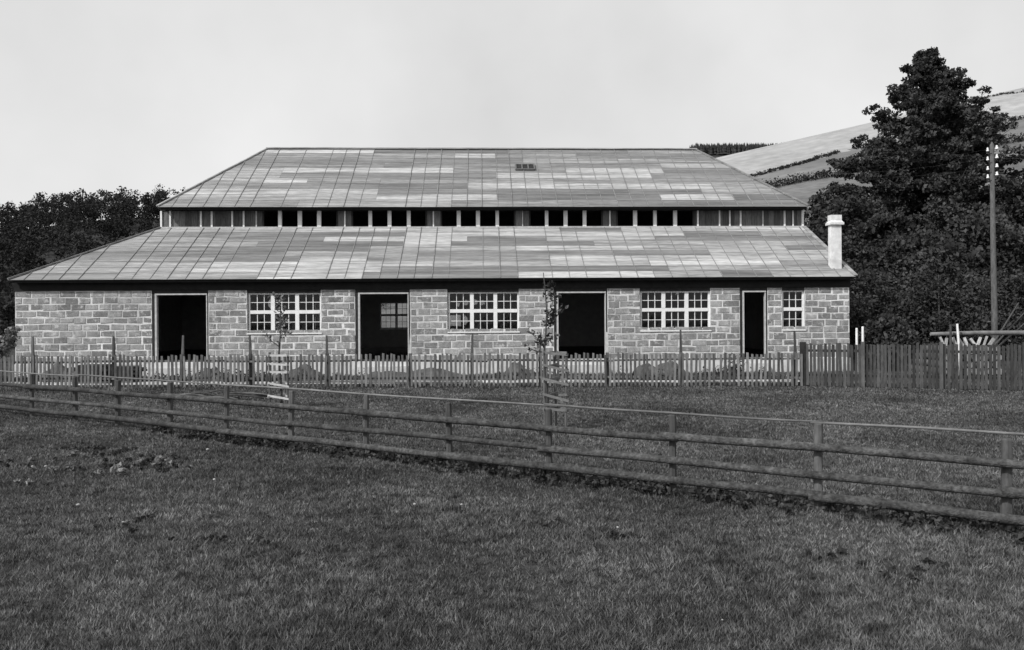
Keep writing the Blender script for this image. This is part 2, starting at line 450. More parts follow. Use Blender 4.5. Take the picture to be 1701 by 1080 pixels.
# wooded hill on the left: reads as one mass
def forest(name, spots, hts, leaf, per, lm, label):
    out = []
    for (x, y, z), hh in zip(spots, hts):
        k = 9; t = rng.uniform(.12, 1, k); a = rng.uniform(0, 6.28, k); R = hh*.30*np.sin(np.pi*(.1+.82*t))**.6
        q = R*rng.uniform(.2, 1, k)
        cs = np.stack([x+q*np.cos(a), y+q*np.sin(a), z+t*hh*.92], 1)
        out.append(clump_points(cs, [hh*.13]*k, [per]*k, .8))
    P = np.concatenate(out)
    tag(link(name, np_mesh(name, leaf_quads(P, leaf), 4), M[lm]), label, 'woodland', kind='stuff')
sp, ht = [], []
for _ in range(1400):
    y = random.uniform(57, 138); x = random.uniform(-1.05*y - 12, -12 - .06*y)
    z = float(left_hill(np.float64(x), np.float64(y)))
    if y < 60 + random.uniform(0, 6) and x > -60 and random.random() < .2: continue
    sp.append((x, y, max(z, 0) - .2)); ht.append(random.uniform(3.6, 6.2) if y > 72 else random.uniform(3.0, 5.5))
forest('woodland', sp, ht, .34, 30, 'leaf_dark', 'dark mixed wood covering the low hill beyond the left of the building')

# spruces along the far ridge
mb = MB()
for _ in range(1500):
    x = random.uniform(141, 290); y = random.uniform(596, 622); z = float(far_ridge(np.float64(x), np.float64(y)))
    hh = random.uniform(6.5, 9.5); r = hh*.2; n0 = len(mb.v)
    for lay in range(3):
        zb = z + hh*(.08+.27*lay); rr = r*(1-.27*lay); n1 = len(mb.v)
        for k in range(6):
            a = k*1.047 + lay*.4; q = rr*random.uniform(.75, 1.2); mb.v.append((x+q*math.cos(a), y+q*math.sin(a), zb - random.uniform(0, .4)))
        mb.v.append((x, y, zb + hh*.42))
        for k in range(6): mb.f.append((n1+k, n1+(k+1) % 6, n1+6))
tag(mb.build('spruce_plantation', M['needle']), 'dark spruce plantation along the far ridge above the right of the roof', 'woodland', kind='stuff')

# hedges on the hillside
def hedge(name, pts, dens, hgt, leaf, label):
    W3 = [hill_hit(*p) for p in pts]; P = []
    for a, b in zip(W3[:-1], W3[1:]):
        n = max(2, int((b-a).length*dens))
        for k in range(n):
            q = a.lerp(b, k/n); x = q.x + random.uniform(-1.5, 1.5); y = q.y + random.uniform(-1.5, 1.5)
            hq = hgt*random.uniform(.5, 1.3); P.append(((x, y, float(right_hill(np.float64(x), np.float64(y))) + hq*.4), hq))
    Q = clump_points([c for c, _ in P], [hq*.75 for _, hq in P], [16]*len(P), .7)
    tag(link(name, np_mesh(name, leaf_quads(Q, leaf), 4), M['leaf_dark']), label, 'hedge', kind='stuff')
hedge('field_hedge', [(1225, 300), (1290, 284), (1345, 268), (1395, 254)], 3.2, 1.2, .6, 'dark hedge between the pale field and the grey field above the roof end')
hedge('field_hedge', [(1600, 209), (1650, 203), (1701, 199), (1760, 195)], 2.4, 1.8, .7, 'dark hedge across the hillside right of the tall tree')
hedge('field_hedge', [(1640, 162), (1670, 157), (1701, 153), (1760, 145)], 2.4, .9, .5, 'thin dark hedge along the very top of the hill')
hedge('field_hedge', [(1255, 318), (1300, 309), (1345, 300), (1430, 286), (1560, 262), (1701, 234), (1800, 220)], 2.6, 3.0, .8, 'thick dark hedge along the foot of the hillside fields')

# ------------------------------------------------------------------ the building
ANG = math.radians(2.2)
UX, VX = Vector((math.cos(ANG), math.sin(ANG))), Vector((-math.sin(ANG), math.cos(ANG)))
P0 = Vector(((718 - CX)/F*28.2, 28.2))
def fac(px, py, v=0.0):
    r = ray(px, py); r2 = Vector((r[0], r[1]))
    t = (P0.dot(VX) + v) / r2.dot(VX)
    return (r2*t - P0).dot(UX), EYE + r[2]*t

B = empty('factory_building', (P0.x, P0.y, 0), ANG, 'long block-walled factory shed with two-tiered felt roof and open doorways', 'building')
uL, uR = fac(25, 530)[0], fac(1411, 530)[0]
WB, WT = .50, 3.09                      # plinth top, top of block work
VT, VR = 3.3, 7.47                      # clerestory plane, ridge plane
VB, VTB = 2*VR, 2*VR - VT               # back wall, back clerestory
EV, UEV = -.30, VT - .45                # eaves
wE = fac(718, 461.5, EV)[1]; wT = fac(800, 378, VT)[1]
eL, eR = fac(15, 462, EV)[0], fac(1420, 457, EV)[0]
tL, tR = fac(266, 378, VT)[0], fac(1335, 378, VT)[0]
wUE = fac(803, 342.5, UEV)[1]; wRG = fac(800, 248, VR)[1]
ueL, ueR = fac(263, 341, UEV)[0], fac(1342, 342, UEV)[0]
rL, rR = fac(445, 248, VR)[0], fac(1155, 249, VR)[0]
print('building', uL, uR, 'eave', wE, 'top', wT, 'ueave', wUE, 'ridge', wRG, 'pitch', math.degrees(math.atan2(wT-wE, VT-EV)), math.degrees(math.atan2(wRG-wUE, VR-UEV)))

wins = [(fac(a, 515)[0], fac(b, 515)[0], 1.56, n) for a, b, n in ((410, 533, 3), (743, 862, 3), (1063, 1180, 3), (1299, 1337, 1))]
doors = [(fac(a, 515)[0], fac(b, 515)[0]) for a, b in ((252, 346), (590, 681), (920, 1009), (1229, 1275))]
openings = [(a, b, s) for a, b, s, _ in wins] + [(a, b, WB) for a, b in doors]

def intervals(z0, z1):
    cuts = sorted((a, b) for a, b, s in openings if (z0+z1)/2 > s)
    x, out = uL, []
    for a, b in cuts:
        out.append((x, a)); x = b
    out.append((x, uR)); return out

NC = 11; CH = (WT - WB)/NC
wall = MB()
zs = sorted({WB, WT} | {s for _, _, s in openings if s > WB})
for z0, z1 in zip(zs[:-1], zs[1:]):
    for a, b in intervals(z0, z1): wall.box(a, b, .009, .27, z0, z1)
wall_o = wall.build('wall', M['mortar'], B)
blocks = []
for c in range(NC):
    z0 = WB + c*CH; z1 = z0 + CH
    for a, b in intervals(z0, z1):
        x = a; first = True; ph = (c % 2)*.25 + random.uniform(0, .08)
        while x < b - .02:
            L = (.25 if (first and c % 2) else .5)*random.choice((.9, .96, 1, 1, 1.04, 1.1)); first = False
            e = min(b, x + L)
            if b - e < .12: e = b
            blocks.append((x, e, z0, z1)); x = e
def block_mesh(mb, x0, x1, z0, z1):
    j = random.choice((.008, .015, .02, .03, .05)); k = random.uniform(.010, .042); pr = -random.uniform(.0, .008); c = .012
    x0 += j; x1 -= random.choice((.006, .012, .02, .03, .045)); z0 += k; z1 -= random.uniform(.006, .034)
    t = [random.uniform(-.02, .02) for _ in range(4)]
    n = len(mb.v)
    mb.v += [(x0, .03, z0+t[0]), (x1, .03, z0+t[1]), (x1, .03, z1+t[2]), (x0, .03, z1+t[3])]
    mb.v += [(x0, pr+c*.6, z0+t[0]), (x1, pr+c*.6, z0+t[1]), (x1, pr+c*.6, z1+t[2]), (x0, pr+c*.6, z1+t[3])]
    mb.v += [(x0+c, pr, z0+c+t[0]), (x1-c, pr, z0+c+t[1]), (x1-c, pr, z1-c+t[2]), (x0+c, pr, z1-c+t[3])]
    for i in range(4):
        k2 = (i+1) % 4; mb.f += [(n+i, n+k2, n+4+k2, n+4+i), (n+4+i, n+4+k2, n+8+k2, n+8+i)]
    mb.f.append((n+8, n+9, n+10, n+11))
random.shuffle(blocks)
blocks.sort(key=lambda q: -round((q[1]-q[0])*8)/8 - (0.3 if q[2] > WB + .3 else 0))
rest = MB()
for i, q in enumerate(blocks):
    if i < 296:
        mb = MB(); block_mesh(mb, *q); mb.build('block', M['block'], wall_o)
    else:
        block_mesh(rest, *q)
ro = rest.build('block_remainder', M['block'], wall_o); ro['kind'] = 'stuff'
M['block_rest'] = mat('cinder_block_rest', .19, .33, 5, .95, .6, 90, island=.32, second=(40, .75, 1.2))
smear(M['block_rest'], .545); ro.data.materials[0] = M['block_rest']
print('blocks', len(blocks))

# plinth, end walls, back wall, floor
mb = MB(); mb.box(uL-.05, uR+.05, -.06, .30, -.2, WB-.002); mb.build('plinth', M['plinth'], B)
for a, b in doors:
    mb = MB(); mb.box(a+.05, b-.05, -.35, -.062, -.1, WB-.16); mb.build('door_step', M['plinth'], B)
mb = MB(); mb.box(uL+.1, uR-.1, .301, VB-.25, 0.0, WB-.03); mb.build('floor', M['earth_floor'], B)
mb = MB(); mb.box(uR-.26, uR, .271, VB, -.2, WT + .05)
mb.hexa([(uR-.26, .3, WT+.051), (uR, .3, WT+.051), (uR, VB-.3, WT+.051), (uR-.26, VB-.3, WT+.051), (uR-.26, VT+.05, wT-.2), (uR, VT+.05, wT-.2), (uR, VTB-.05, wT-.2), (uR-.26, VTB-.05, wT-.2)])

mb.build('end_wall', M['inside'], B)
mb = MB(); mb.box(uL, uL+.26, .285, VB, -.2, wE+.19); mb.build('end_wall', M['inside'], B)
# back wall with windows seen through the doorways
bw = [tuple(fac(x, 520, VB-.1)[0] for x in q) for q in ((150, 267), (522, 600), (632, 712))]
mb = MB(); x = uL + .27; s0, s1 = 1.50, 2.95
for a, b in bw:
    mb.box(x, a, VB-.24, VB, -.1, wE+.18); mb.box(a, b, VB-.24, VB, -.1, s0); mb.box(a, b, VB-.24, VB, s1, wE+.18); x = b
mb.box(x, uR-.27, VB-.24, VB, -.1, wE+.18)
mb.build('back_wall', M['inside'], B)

def window(a, b, s, top, n, v0, bars=True, facing=1):
    w = MB(); T = .055; d0, d1 = v0, v0 + .09
    w.box(a, b, d0, d1, s, s+.075)                              # bottom rail
    w.box(a, b, d0, d1, top-T, top); w.box(a, a+T, d0, d1, s+.075, top-T); w.box(b-T, b, d0, d1, s+.075, top-T)
    mid = (s + top)/2 + .03; w.box(a+T, b-T, d0-.012, d1-.003, mid-.062, mid+.062)
    ps = (b - a)/n
    for k in range(1, n):
        x = a + k*ps; w.box(x-.068, x+.068, d0-.016, d1-.005, s+.075, mid-.062); w.box(x-.068, x+.068, d0-.016, d1-.005, mid+.062, top-T)
    o = w.build('window', M['white'], B)
    sl = MB(); sl.hexa([(a-.03, v0-.13, s-.05), (b+.03, v0-.13, s-.05), (b+.03, v0+.05, s-.05), (a-.03, v0+.05, s-.05),
                        (a-.03, v0-.13, s-.012), (b+.03, v0-.13, s-.012), (b+.03, v0+.05, s-.001), (a-.03, v0+.05, s-.001)])
    sl.build('sill', M['white'], o)
    for k in range(n):
        x0 = a + k*ps + (T if k == 0 else .068); x1 = a + (k+1)*ps - (T if k == n-1 else .068)
        for z0, z1 in ((s+.075, mid-.062), (mid+.062, top-T)):
            sh = MB(); q = .011
            for j in (1, 2): xx = x0 + (x1-x0)*j/3; sh.box(xx-q, xx+q, d0+.02, d1-.02, z0, z1)
            zz = (z0+z1)/2
            for j in range(3):
                xa = x0 + (x1-x0)*j/3 + (q if j else 0); xb = x0 + (x1-x0)*(j+1)/3 - (q if j < 2 else 0)
                sh.box(xa, xb, d0+.022, d1-.022, zz-q, zz+q)
            sh.build('glazing_bars', M['white'], o)
            for j in range(3):
                for i in range(2):
                    pa, pb = x0 + (x1-x0)*j/3 + .011, x0 + (x1-x0)*(j+1)/3 - .011
                    za, zb = (z0, zz-.011) if i == 0 else (zz+.011, z1)
                    g = MB(); y = d0 + .045; g.quad((pa, y, za), (pb, y, za), (pb, y+random.uniform(-.002, .002), zb), (pa, y, zb)); g.build('pane', M['glass'], o)
    return o, mid
wobj = []
for a, b, s, n in wins:
    wobj.append(window(a+.035, b, s, 2.985, n, .10))
    mb = MB(); mb.box(a-.02, b+.02, .02, .25, 2.99, WT+.02); mb.build('lintel', M['dark_wood'], B)
for a, b in bw:
    window(a, b, s0+.002, s1-.002, max(1, round((b-a)/.9)), VB-.15)

# flat white patches on some panes of the second window, one each on first and third
def add_patch(wi, pts, y):
    mb = MB(); mb.poly([(fac(x, z, .15)[0], y, fac(x, z, .15)[1]) for x, z in pts][::-1]); mb.build('white_patch', M['pane_patch'], wobj[wi][0])
random.seed(12)
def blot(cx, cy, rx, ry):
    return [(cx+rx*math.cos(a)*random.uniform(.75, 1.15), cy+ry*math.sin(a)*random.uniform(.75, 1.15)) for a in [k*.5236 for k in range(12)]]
add_patch(1, [(745, 524), (765, 523), (766, 542), (744, 541)], .152)
add_patch(1, blot(773, 532, 4, 8), .153); add_patch(1, blot(761, 506, 3, 4), .152); add_patch(1, blot(774, 503, 4, 5), .153)
add_patch(1, blot(790, 502, 4, 5), .152); add_patch(1, blot(801, 503, 5, 4), .153)
add_patch(2, [(1121, 490), (1124, 489), (1130, 483), (1127, 482)], .152)
add_patch(0, blot(449, 505, 4, 7), .152)

# door frames
for a, b in doors:
    d = MB(); d.box(a-.01, a+.1, .02, .24, WB, 3.0); d.box(b-.05, b+.01, .025, .24, WB, 3.0); d.box(a-.06, b+.07, .015, .245, 3.0, WT+.015)
    o = d.build('door_frame', M['dark_wood'], B)
    t = MB(); t.box(a+.101, a+.165, .01, .16, WB, 2.93); t.box(b-.085, b-.051, .03, .16, WB, 2.93); t.box(a+.101, b-.051, .012, .16, 2.93, 2.985)
    t.build('door_stop', M['stop'], o)
    th = MB(); th.box(a+.1, b-.05, -.03, .29, WB-.001, WB+.03); th.build('threshold', M['plinth'], o)

# wall plate and eaves boarding
mb = MB(); mb.box(uL-.03, uR+.03, -.03, .28, WT, wE + .12); mb.build('wall_plate', M['eave'], B)
mb = MB(); mb.box(eL+.1, eR-.1, EV+.02, EV+.06, wE-.12, wE-.012); mb.build('fascia', M['eave'], B)
for k in range(26):
    u = uL + .4 + (uR-uL-.8)*k/25
    mb = MB(); mb.bar((u, EV+.062, wE-.12), (u, -.031, wE-.0), .09, .1); mb.build('rafter_end', M['eave'], B)

# ---- roofs
def slope(name, e0, e1, ev, ew, t0, t1, tv, tw, rows, step, seed, parent):
    """roof slope between an eave line and a top line: deck, felt strips, battens"""
    random.seed(seed)
    n = Vector((0, -(tw-ew), (tv-ev))).normalized()
    if tv < ev: n = -n
    def P(u, s, h): return Vector((u, ev+(tv-ev)*s, ew+(tw-ew)*s)) + n*h
    ul = lambda s: e0+(t0-e0)*s
    ur = lambda s: e1+(t1-e1)*s
    d = MB(); d.hexa([P(e0, 0, -.07), P(e1, 0, -.07), P(t1, 1, -.07), P(t0, 1, -.07), P(e0, 0, 0), P(e1, 0, 0), P(t1, 1, 0), P(t0, 1, 0)])
    o = d.build(name, M['deck'], parent)
    if not rows: return o, P
    for i in range(rows):
        s0, s1 = i/rows, min(1.0, (i+1)/rows + .012)
        u = max(ul(s0), ul(s1)); u0 = None; end = min(ur(s0), ur(s1)); cuts = [None]
        while True:
            u += random.uniform(1.8, 7.5)
            if u > end - 1.6: break
            cuts.append(round(u/step)*step)
        cuts.append(None)
        for k in range(len(cuts)-1):
            a0, a1 = (ul(s0), ul(s1)) if cuts[k] is None else (cuts[k]+.003, cuts[k]+.003)
            b0, b1 = (ur(s0), ur(s1)) if cuts[k+1] is None else (cuts[k+1]-.003, cuts[k+1]-.003)
            ov = .03 if i == 0 else 0
            lo = .013 + random.uniform(0, .007)
            q = MB(); q.hexa([P(a0, s0-ov*.5, .004), P(b0, s0-ov*.5, .004), P(b1, s1, .002), P(a1, s1, .002),
                              P(a0, s0-ov*.5, lo), P(b0, s0-ov*.5, lo), P(b1, s1, .008), P(a1, s1, .008)])
            q.build('felt_strip', M['felt_dark' if random.random() < .34 else 'felt'], o)
    m = int(math.floor(e0/step)) + 1
    while m*step < e1 - .05:
        u = m*step + random.uniform(-.02, .02); m += 1
        s_hi = 1.0
        if u < t0: s_hi = (u-e0)/(t0-e0)
        if u > t1: s_hi = min(s_hi, (e1-u)/(e1-t1)) if e1 > t1 else s_hi
        if s_hi < .04: continue
        if random.random() < .12: continue
        mb = MB(); w = random.uniform(.016, .028); h = random.uniform(.012, .03); a, b = P(u, -.012, .015), P(u+random.uniform(-.03, .03), s_hi-.004, .015)
        mb.bar(a, b, w, h, n); mb.build('batten', M['batten'], o)
    return o, P

low, PL = slope('roof', eL, eR, EV, wE, tL, tR, VT, wT, 10, .617, 3, B)
upp, PU = slope('roof', ueL, ueR, UEV, wUE, rL, rR, VR, wRG, 11, .607, 5, B)
# back slopes and end slopes
slope('back_roof', eL, eR, VB - EV, wE, tL, tR, VTB, wT, 0, 1, 1, B)
slope('back_roof', ueL, ueR, 2*VR - UEV, wUE, rL, rR, VR + .001, wRG - .002, 0, 1, 1, B)
def tri_slope(name, pts, parent, m):
    mb = MB(); mb.poly(pts); mb.build(name, m, parent)
tri_slope('hip_slope', [(eL, VB-EV, wE), (eL, EV, wE), (tL, VT, wT), (tL, VTB, wT)], B, M['felt'])
tri_slope('hip_slope', [(ueL, 2*VR-UEV, wUE), (ueL, UEV, wUE), (rL, VR, wRG)], B, M['felt'])
tri_slope('hip_slope', [(ueR, UEV, wUE), (ueR, 2*VR-UEV, wUE), (rR, VR, wRG)], B, M['felt'])
tri_slope('verge_board', [(eR, EV, wE), (eR, VB-EV, wE), (tR, VTB, wT), (tR, VT, wT)], B, M['felt'])
up = Vector((0, 0, 1))
def cap(a, b, w, parent):
    mb = MB(); mb.bar(Vector(a), Vector(b), w, .05); mb.build('ridge_cap', M['felt'], parent)
cap((rL-.05, VR, wRG-.005), (rR+.05, VR, wRG-.005), .26, upp)
cap((ueL-.02, UEV-.02, wUE+.0), (rL, VR, wRG+.0), .16, upp); cap((ueR+.02, UEV-.02, wUE+.0), (rR, VR, wRG+.0), .16, upp)
cap((eL-.02, EV-.02, wE), (tL, VT, wT), .16, low); cap((eR+.02, EV-.02, wE), (tR, VT, wT), .16, low)
# upper eaves
mb = MB(); mb.box(ueL+.06, ueR-.06, UEV+.02, UEV+.05, wUE-.13, wUE-.012); mb.build('fascia', M['eave'], B)
mb = MB(); mb.box(tL+.02, tR-.02, VT-.02, VT+.12, wUE-.12, wUE+.2); mb.build('wall_plate', M['eave'], B)

# ---- clerestory
cw0 = wT - .02; cw1 = wUE - .12
def cu(px): return fac(px, 362, VT)[0]
sill = MB(); sill.box(tL, tR, VT-.05, VT+.12, cw0, cw0+.06); sill.build('clerestory_sill', M['stop'], B)
groups = [(437, (465, 498, 530), 560), (585, (615, 647, 679), 708), (733, (762, 794, 826), 855), (880, (908, 939.5, 971), 1000), (1025, (1055, 1088, 1121.5), 1152)]
for a, ms, b in groups:
    for m_ in ms:
        u = cu(m_); w = .075 + random.uniform(-.008, .008)
        mb = MB(); mb.box(u-w, u+w, VT-.02, VT+.07, cw0+.06, cw1); mb.build('mullion', M['white'], B)
    for e in (a, b):
        u = cu(e); mb = MB(); mb.box(u-.03, u+.03, VT-.01, VT+.08, cw0+.06, cw1); mb.build('jamb', M['dark_wood'], B)
panels = [(268, 436)] + [(groups[k][2]+1, groups[k+1][0]-1) for k in range(4)] + [(1153, 1334)]
for a, b in panels:
    ua, ub = cu(a), cu(b); n = max(2, round((ub-ua)/.24))
    for k in range(n):
        x0, x1 = ua + (ub-ua)*k/n, ua + (ub-ua)*(k+1)/n
        mb = MB(); y = VT + .01 + random.uniform(0, .014); mb.box(x0+.004, x1-.004, y, y+.03, cw0+.061, cw1); mb.build('plank', M['plank'], B)
for px, w in [(268, .035), (283, .03), (334, .035), (352, .035), (386, .03), (405, .032), (426, .025), (573, .026), (720, .026), (868, .02), (1013, .026),
              (1159, .035), (1195, .028), (1212, .028), (1230, .034), (1267, .024), (1303, .034), (1317, .026), (1333, .045)]:
    u = cu(px); mb = MB(); mb.box(u-w, u+w, VT-.035, VT+.008, cw0+.06, cw1-.02*random.random()); mb.build('cover_strip', M['white' if w > .025 else 'stop'], B)
for u in (tL+.03, tR-.03):
    mb = MB(); mb.box(u-.03, u+.03, VT+.13, VTB-.13, cw0, wUE+.05); mb.build('clerestory_end', M['plank'], B)
mb = MB(); mb.box(tL, tR, VTB-.05, VTB, cw0, wUE+.05); mb.build('clerestory_back', M['inside'], B)

# ---- skylight in the upper roof
su0, su1 = fac(856, 279, 6.3)[0], fac(886, 279, 6.3)[0]
def s_of(py):      # slope fraction seen at a photo row
    best = min((abs(project(*(Vector((P0.x + UX.x*0 + VX.x*q.y, P0.y + VX.y*q.y, q.z))))[1] - py), s) for s in [k/200 for k in range(201)] for q in [PU(0, s, 0)])
    return best[1]
sa, sb = s_of(283.5), s_of(275.5)
sk = MB()
for u in (su0, su0+(su1-su0)/3, su0+(su1-su0)*2/3, su1): sk.bar(PU(u, sa, .03), PU(u, sb, .03), .05, .07, PU(0, 0, 1)-PU(0, 0, 0))
for s in (sa, sb): sk.bar(PU(su0-.03, s, .028), PU(su1+.03, s, .028), .06, .06, PU(0, 0, 1)-PU(0, 0, 0))
so = sk.build('skylight', M['plank'], upp)
mb = MB(); mb.quad(PU(su0, sa, .05), PU(su1, sa, .05), PU(su1, sb, .05), PU(su0, sb, .05)); mb.build('skylight_pane', M['soot'], upp)

# ---- chimney
cv = .15; c0, c1 = fac(1381, 420, cv)[0], fac(1398, 420, cv)[0]
ct = fac(1387, 357, cv)[1]; cap0 = fac(1387, 372, cv)[1]; cb = wE + .1
ch = MB(); ch.box(c0, c1, cv, cv+.26, cb, cap0); co = ch.build('chimney', M['chimney'], B)
mb = MB(); mb.box(c0-.07, c1+.07, cv-.08, cv+.34, cap0-.03, cap0+.05)
mb.hexa([(c0-.06, cv-.07, cap0+.051), (c1+.06, cv-.07, cap0+.051), (c1+.06, cv+.33, cap0+.051), (c0-.06, cv+.33, cap0+.051),
         (c0, cv-.01, cap0+.14), (c1, cv-.01, cap0+.14), (c1, cv+.26, cap0+.14), (c0, cv+.26, cap0+.14)])
mb.box(c0-.012, c1+.012, cv-.012, cv+.272, cap0+.141, ct)
mb.build('cap', M['chimney'], co)
mb = MB(); mb.box(c0+.1, c1-.1, cv+.06, cv+.2, ct+.001, ct+.012); mb.build('flue', M['soot'], co)
random.seed(21)

# ------------------------------------------------------------------ picket fence
def gpoint(px, d): return Vector((gx(px, d), d, 0))
fa, fb, fc = gpoint(-70, 23.7), gpoint(1335, 22.6), gpoint(1800, 20.2)
pf = empty('picket_fence', (fa+fb)/2, math.atan2((fb-fa).y, (fb-fa).x), 'low gappy picket fence with tall thin posts in front of the building', 'fence')
Lf = (fb-fa).length/2
def lx_of(px):        # local x along the fence under a photo column
    t = (px - CX)/F; d0 = (fa+fb)/2; dr = (fb-fa).normalized()
    s = (t*d0.y - d0.x)/(dr.x - t*dr.y); return s
x = -Lf; meshes = []
for k in range(8):
    w = random.uniform(.027, .036); hh = random.uniform(.95, 1.03); mb = MB()
    j = random.uniform(-.012, .012)
    mb.hexa([(-w, -.012, .03), (w, -.012, .03), (w, .012, .03), (-w, .012, .03), (-w+j, -.012, hh), (w+j, -.012, hh-.01), (w+j, .012, hh-.01), (-w+j, .012, hh)])
    me = mb.mesh('picket'); me.materials.append(M['picket']); meshes.append(me)
cnt = 0
while x < Lf - .05:
    o = bpy.data.objects.new('picket', random.choice(meshes)); C.objects.link(o); o.parent = pf
    gl = float(gh(np.float64(0), np.float64(22.5)))
    o.location = (x, 0, random.uniform(-.02, .01)); o.rotation_euler = (random.uniform(-.015, .015), random.gauss(0, .013), random.uniform(-.12, .12))
    x += random.gauss(.126, .008) if random.random() > .03 else .2; cnt += 1
for z in (.24, .76):
    x = -Lf
    while x < Lf:
        e = min(Lf, x + random.uniform(3.6, 4.4)); mb = MB(); mb.bar((x, .05, z+random.uniform(-.02, .02)), (e, .05, z+random.uniform(-.03, .03)), .05, .055)
        mb.build('rail', M['picket'], pf); x = e + .002
for px, top in [(-50, 1.55), (50, 1.56), (185, 1.55), (300, 1.57), (413, 1.57), (541, 1.55), (680, 1.58), (783, 1.58), (897, 1.58), (1009, 1.6), (1132, 1.66), (1323, 1.6)]:
    x = lx_of(px); q = .05; mb = MB()
    mb.hexa([(x-q, .08, -.2), (x+q, .08, -.2), (x+q, .17, -.2), (x-q, .17, -.2), (x-q*.9, .085, 1.0), (x+q*.9, .085, 1.0), (x+q*.9, .165, 1.0), (x-q*.9, .165, 1.0)])
    po = mb.build('post', M['post'], pf); mb = MB(); j = random.uniform(-.03, .03)
    mb.hexa([(x-.035, .09, 1.001), (x+.035, .09, 1.001), (x+.035, .15, 1.001), (x-.035, .15, 1.001), (x-.024+j, .1, top), (x+.024+j, .1, top), (x+.024+j, .14, top), (x-.024+j, .14, top)])
    mb.build('post_extension', M['stop' if px in (680, 1009) else 'post'], po)
mb = MB(); x = Lf; mb.box(x-.07, x+.07, .02, .16, -.2, 1.28); mb.build('corner_post', M['dark_wood'], pf)

bf = empty('board_fence', (fb+fc)/2, math.atan2((fc-fb).y, (fc-fb).x), 'taller close-boarded fence running on from the end of the picket fence', 'fence')
Lb = (fc-fb).length/2; x = -Lb + .1; meshes = []
for k in range(6):
    w = random.uniform(.036, .043); hh = random.uniform(1.22, 1.27); mb = MB()
    mb.hexa([(-w, -.012, .03), (w, -.012, .03), (w, .012, .03), (-w, .012, .03), (-w*.9, -.012, hh), (w*.9, -.012, hh-.015), (w*.9, .012, hh-.015), (-w*.9, .012, hh)])
    me = mb.mesh('board'); me.materials.append(M['board']); meshes.append(me)
while x < Lb:
    o = bpy.data.objects.new('board', random.choice(meshes)); C.objects.link(o); o.parent = bf
    o.location = (x, 0, random.uniform(-.015, .015)); o.rotation_euler = (random.uniform(-.01, .01), random.gauss(0, .006), random.uniform(-.1, .1)); x += random.gauss(.098, .006); cnt += 1
for z in (.3, 1.0):
    mb = MB(); mb.bar((-Lb+.1, .05, z), (Lb, .05, z), .05, .07); mb.build('rail', M['board'], bf)
for k in range(5):
    x = -Lb + 1.55 + k*1.95; mb = MB(); mb.box(x-.045, x+.045, -.1, -.014, -.2, 1.30); mb.build('post', M['post'], bf)
print('pickets', cnt)

# ------------------------------------------------------------------ rail fence across the pasture
ra, rb = Vector((gx(0, 17.2), 17.2, 0)), Vector((gx(1355, 8.04), 8.04, 0))
rd = (rb-ra).normalized(); rs_ = Vector((-rd.y, rd.x, 0))             # rs_ points away from the camera
def rail_pt(px):
    t = (px-CX)/F; s = (t*ra.y - ra.x)/(rd.x - t*rd.y); return ra + rd*s
posts_px = [-130, -45, 48, 120, 190, 277, 370, 478, 602, 742, 907, 1113, 1355, 1670, 2100]
PP = [rail_pt(p) for p in posts_px]
rf = empty('rail_fence', rail_pt(742), 0, 'rustic post-and-rail fence of round poles running diagonally across the pasture', 'fence')
org = rf.location
for i, p in enumerate(PP):
    q = p - org + rs_*.055; hh = .885 + random.uniform(-.02, .02); z = float(gh(np.float64(p.x), np.float64(p.y))); r = random.uniform(.042, .052)
    mb = MB(); j = random.uniform(-.025, .025)
    mb.tube([q + Vector((0, 0, -.3)), q + Vector((j*.4, 0, .4)), q + Vector((j, 0, hh-.012)), q + Vector((j, 0, hh))], [r*1.08, r, r*.96, r*.8], 7, jit=.06)
    mb.build('post', M['post'], rf)
for zi, (z, r, mt) in enumerate([(.925, .014, 'rail_thin'), (.652, .047, 'rail'), (.39, .044, 'rail'), (.165, .05, 'rail')]):
    i = -0; start = [0, 0, 0, 0][zi]; i = 0; spans = [(3, 4), (2, 4), (3, 3), (3, 4)][zi]
    first = [2, 1, 3, 2][zi]; idx = [0]
    joints = {0: [3, 6, 10, 12], 1: [2, 5, 8, 11], 2: [4, 7, 10, 13], 3: [3, 6, 9, 12]}[zi]
    idx = [0] + joints + ([len(PP)-1] if joints[-1] != len(PP)-1 else [])
    for a, b in zip(idx[:-1], idx[1:]):
        pts, rr = [], []
        A, Bp = PP[a] - org, PP[b] - org; n = max(6, (b-a)*5); big = r*random.uniform(.98, 1.14); sm = r*random.uniform(.78, .9)
        ph, ph2 = random.uniform(0, 6), random.uniform(0, 6)
        off = -rs_*(.0 if zi == 0 else r*.75)
        for k in range(n+1):
            t = k/n; tt = -.02 + 1.04*t; q = A.lerp(Bp, tt) + off
            if zi == 0: q = q + rs_*.055
            q.z = z + (.007*math.sin(t*math.pi*1.3+ph) + .004*math.sin(t*11+ph2)) + (.008 if a % 2 else -.006)
            pts.append(q); rr.append(big*(1-t) + sm*t)
        mb = MB(); mb.tube(pts, rr, 9, jit=.035); mb.build('rail', M[mt], rf, True)

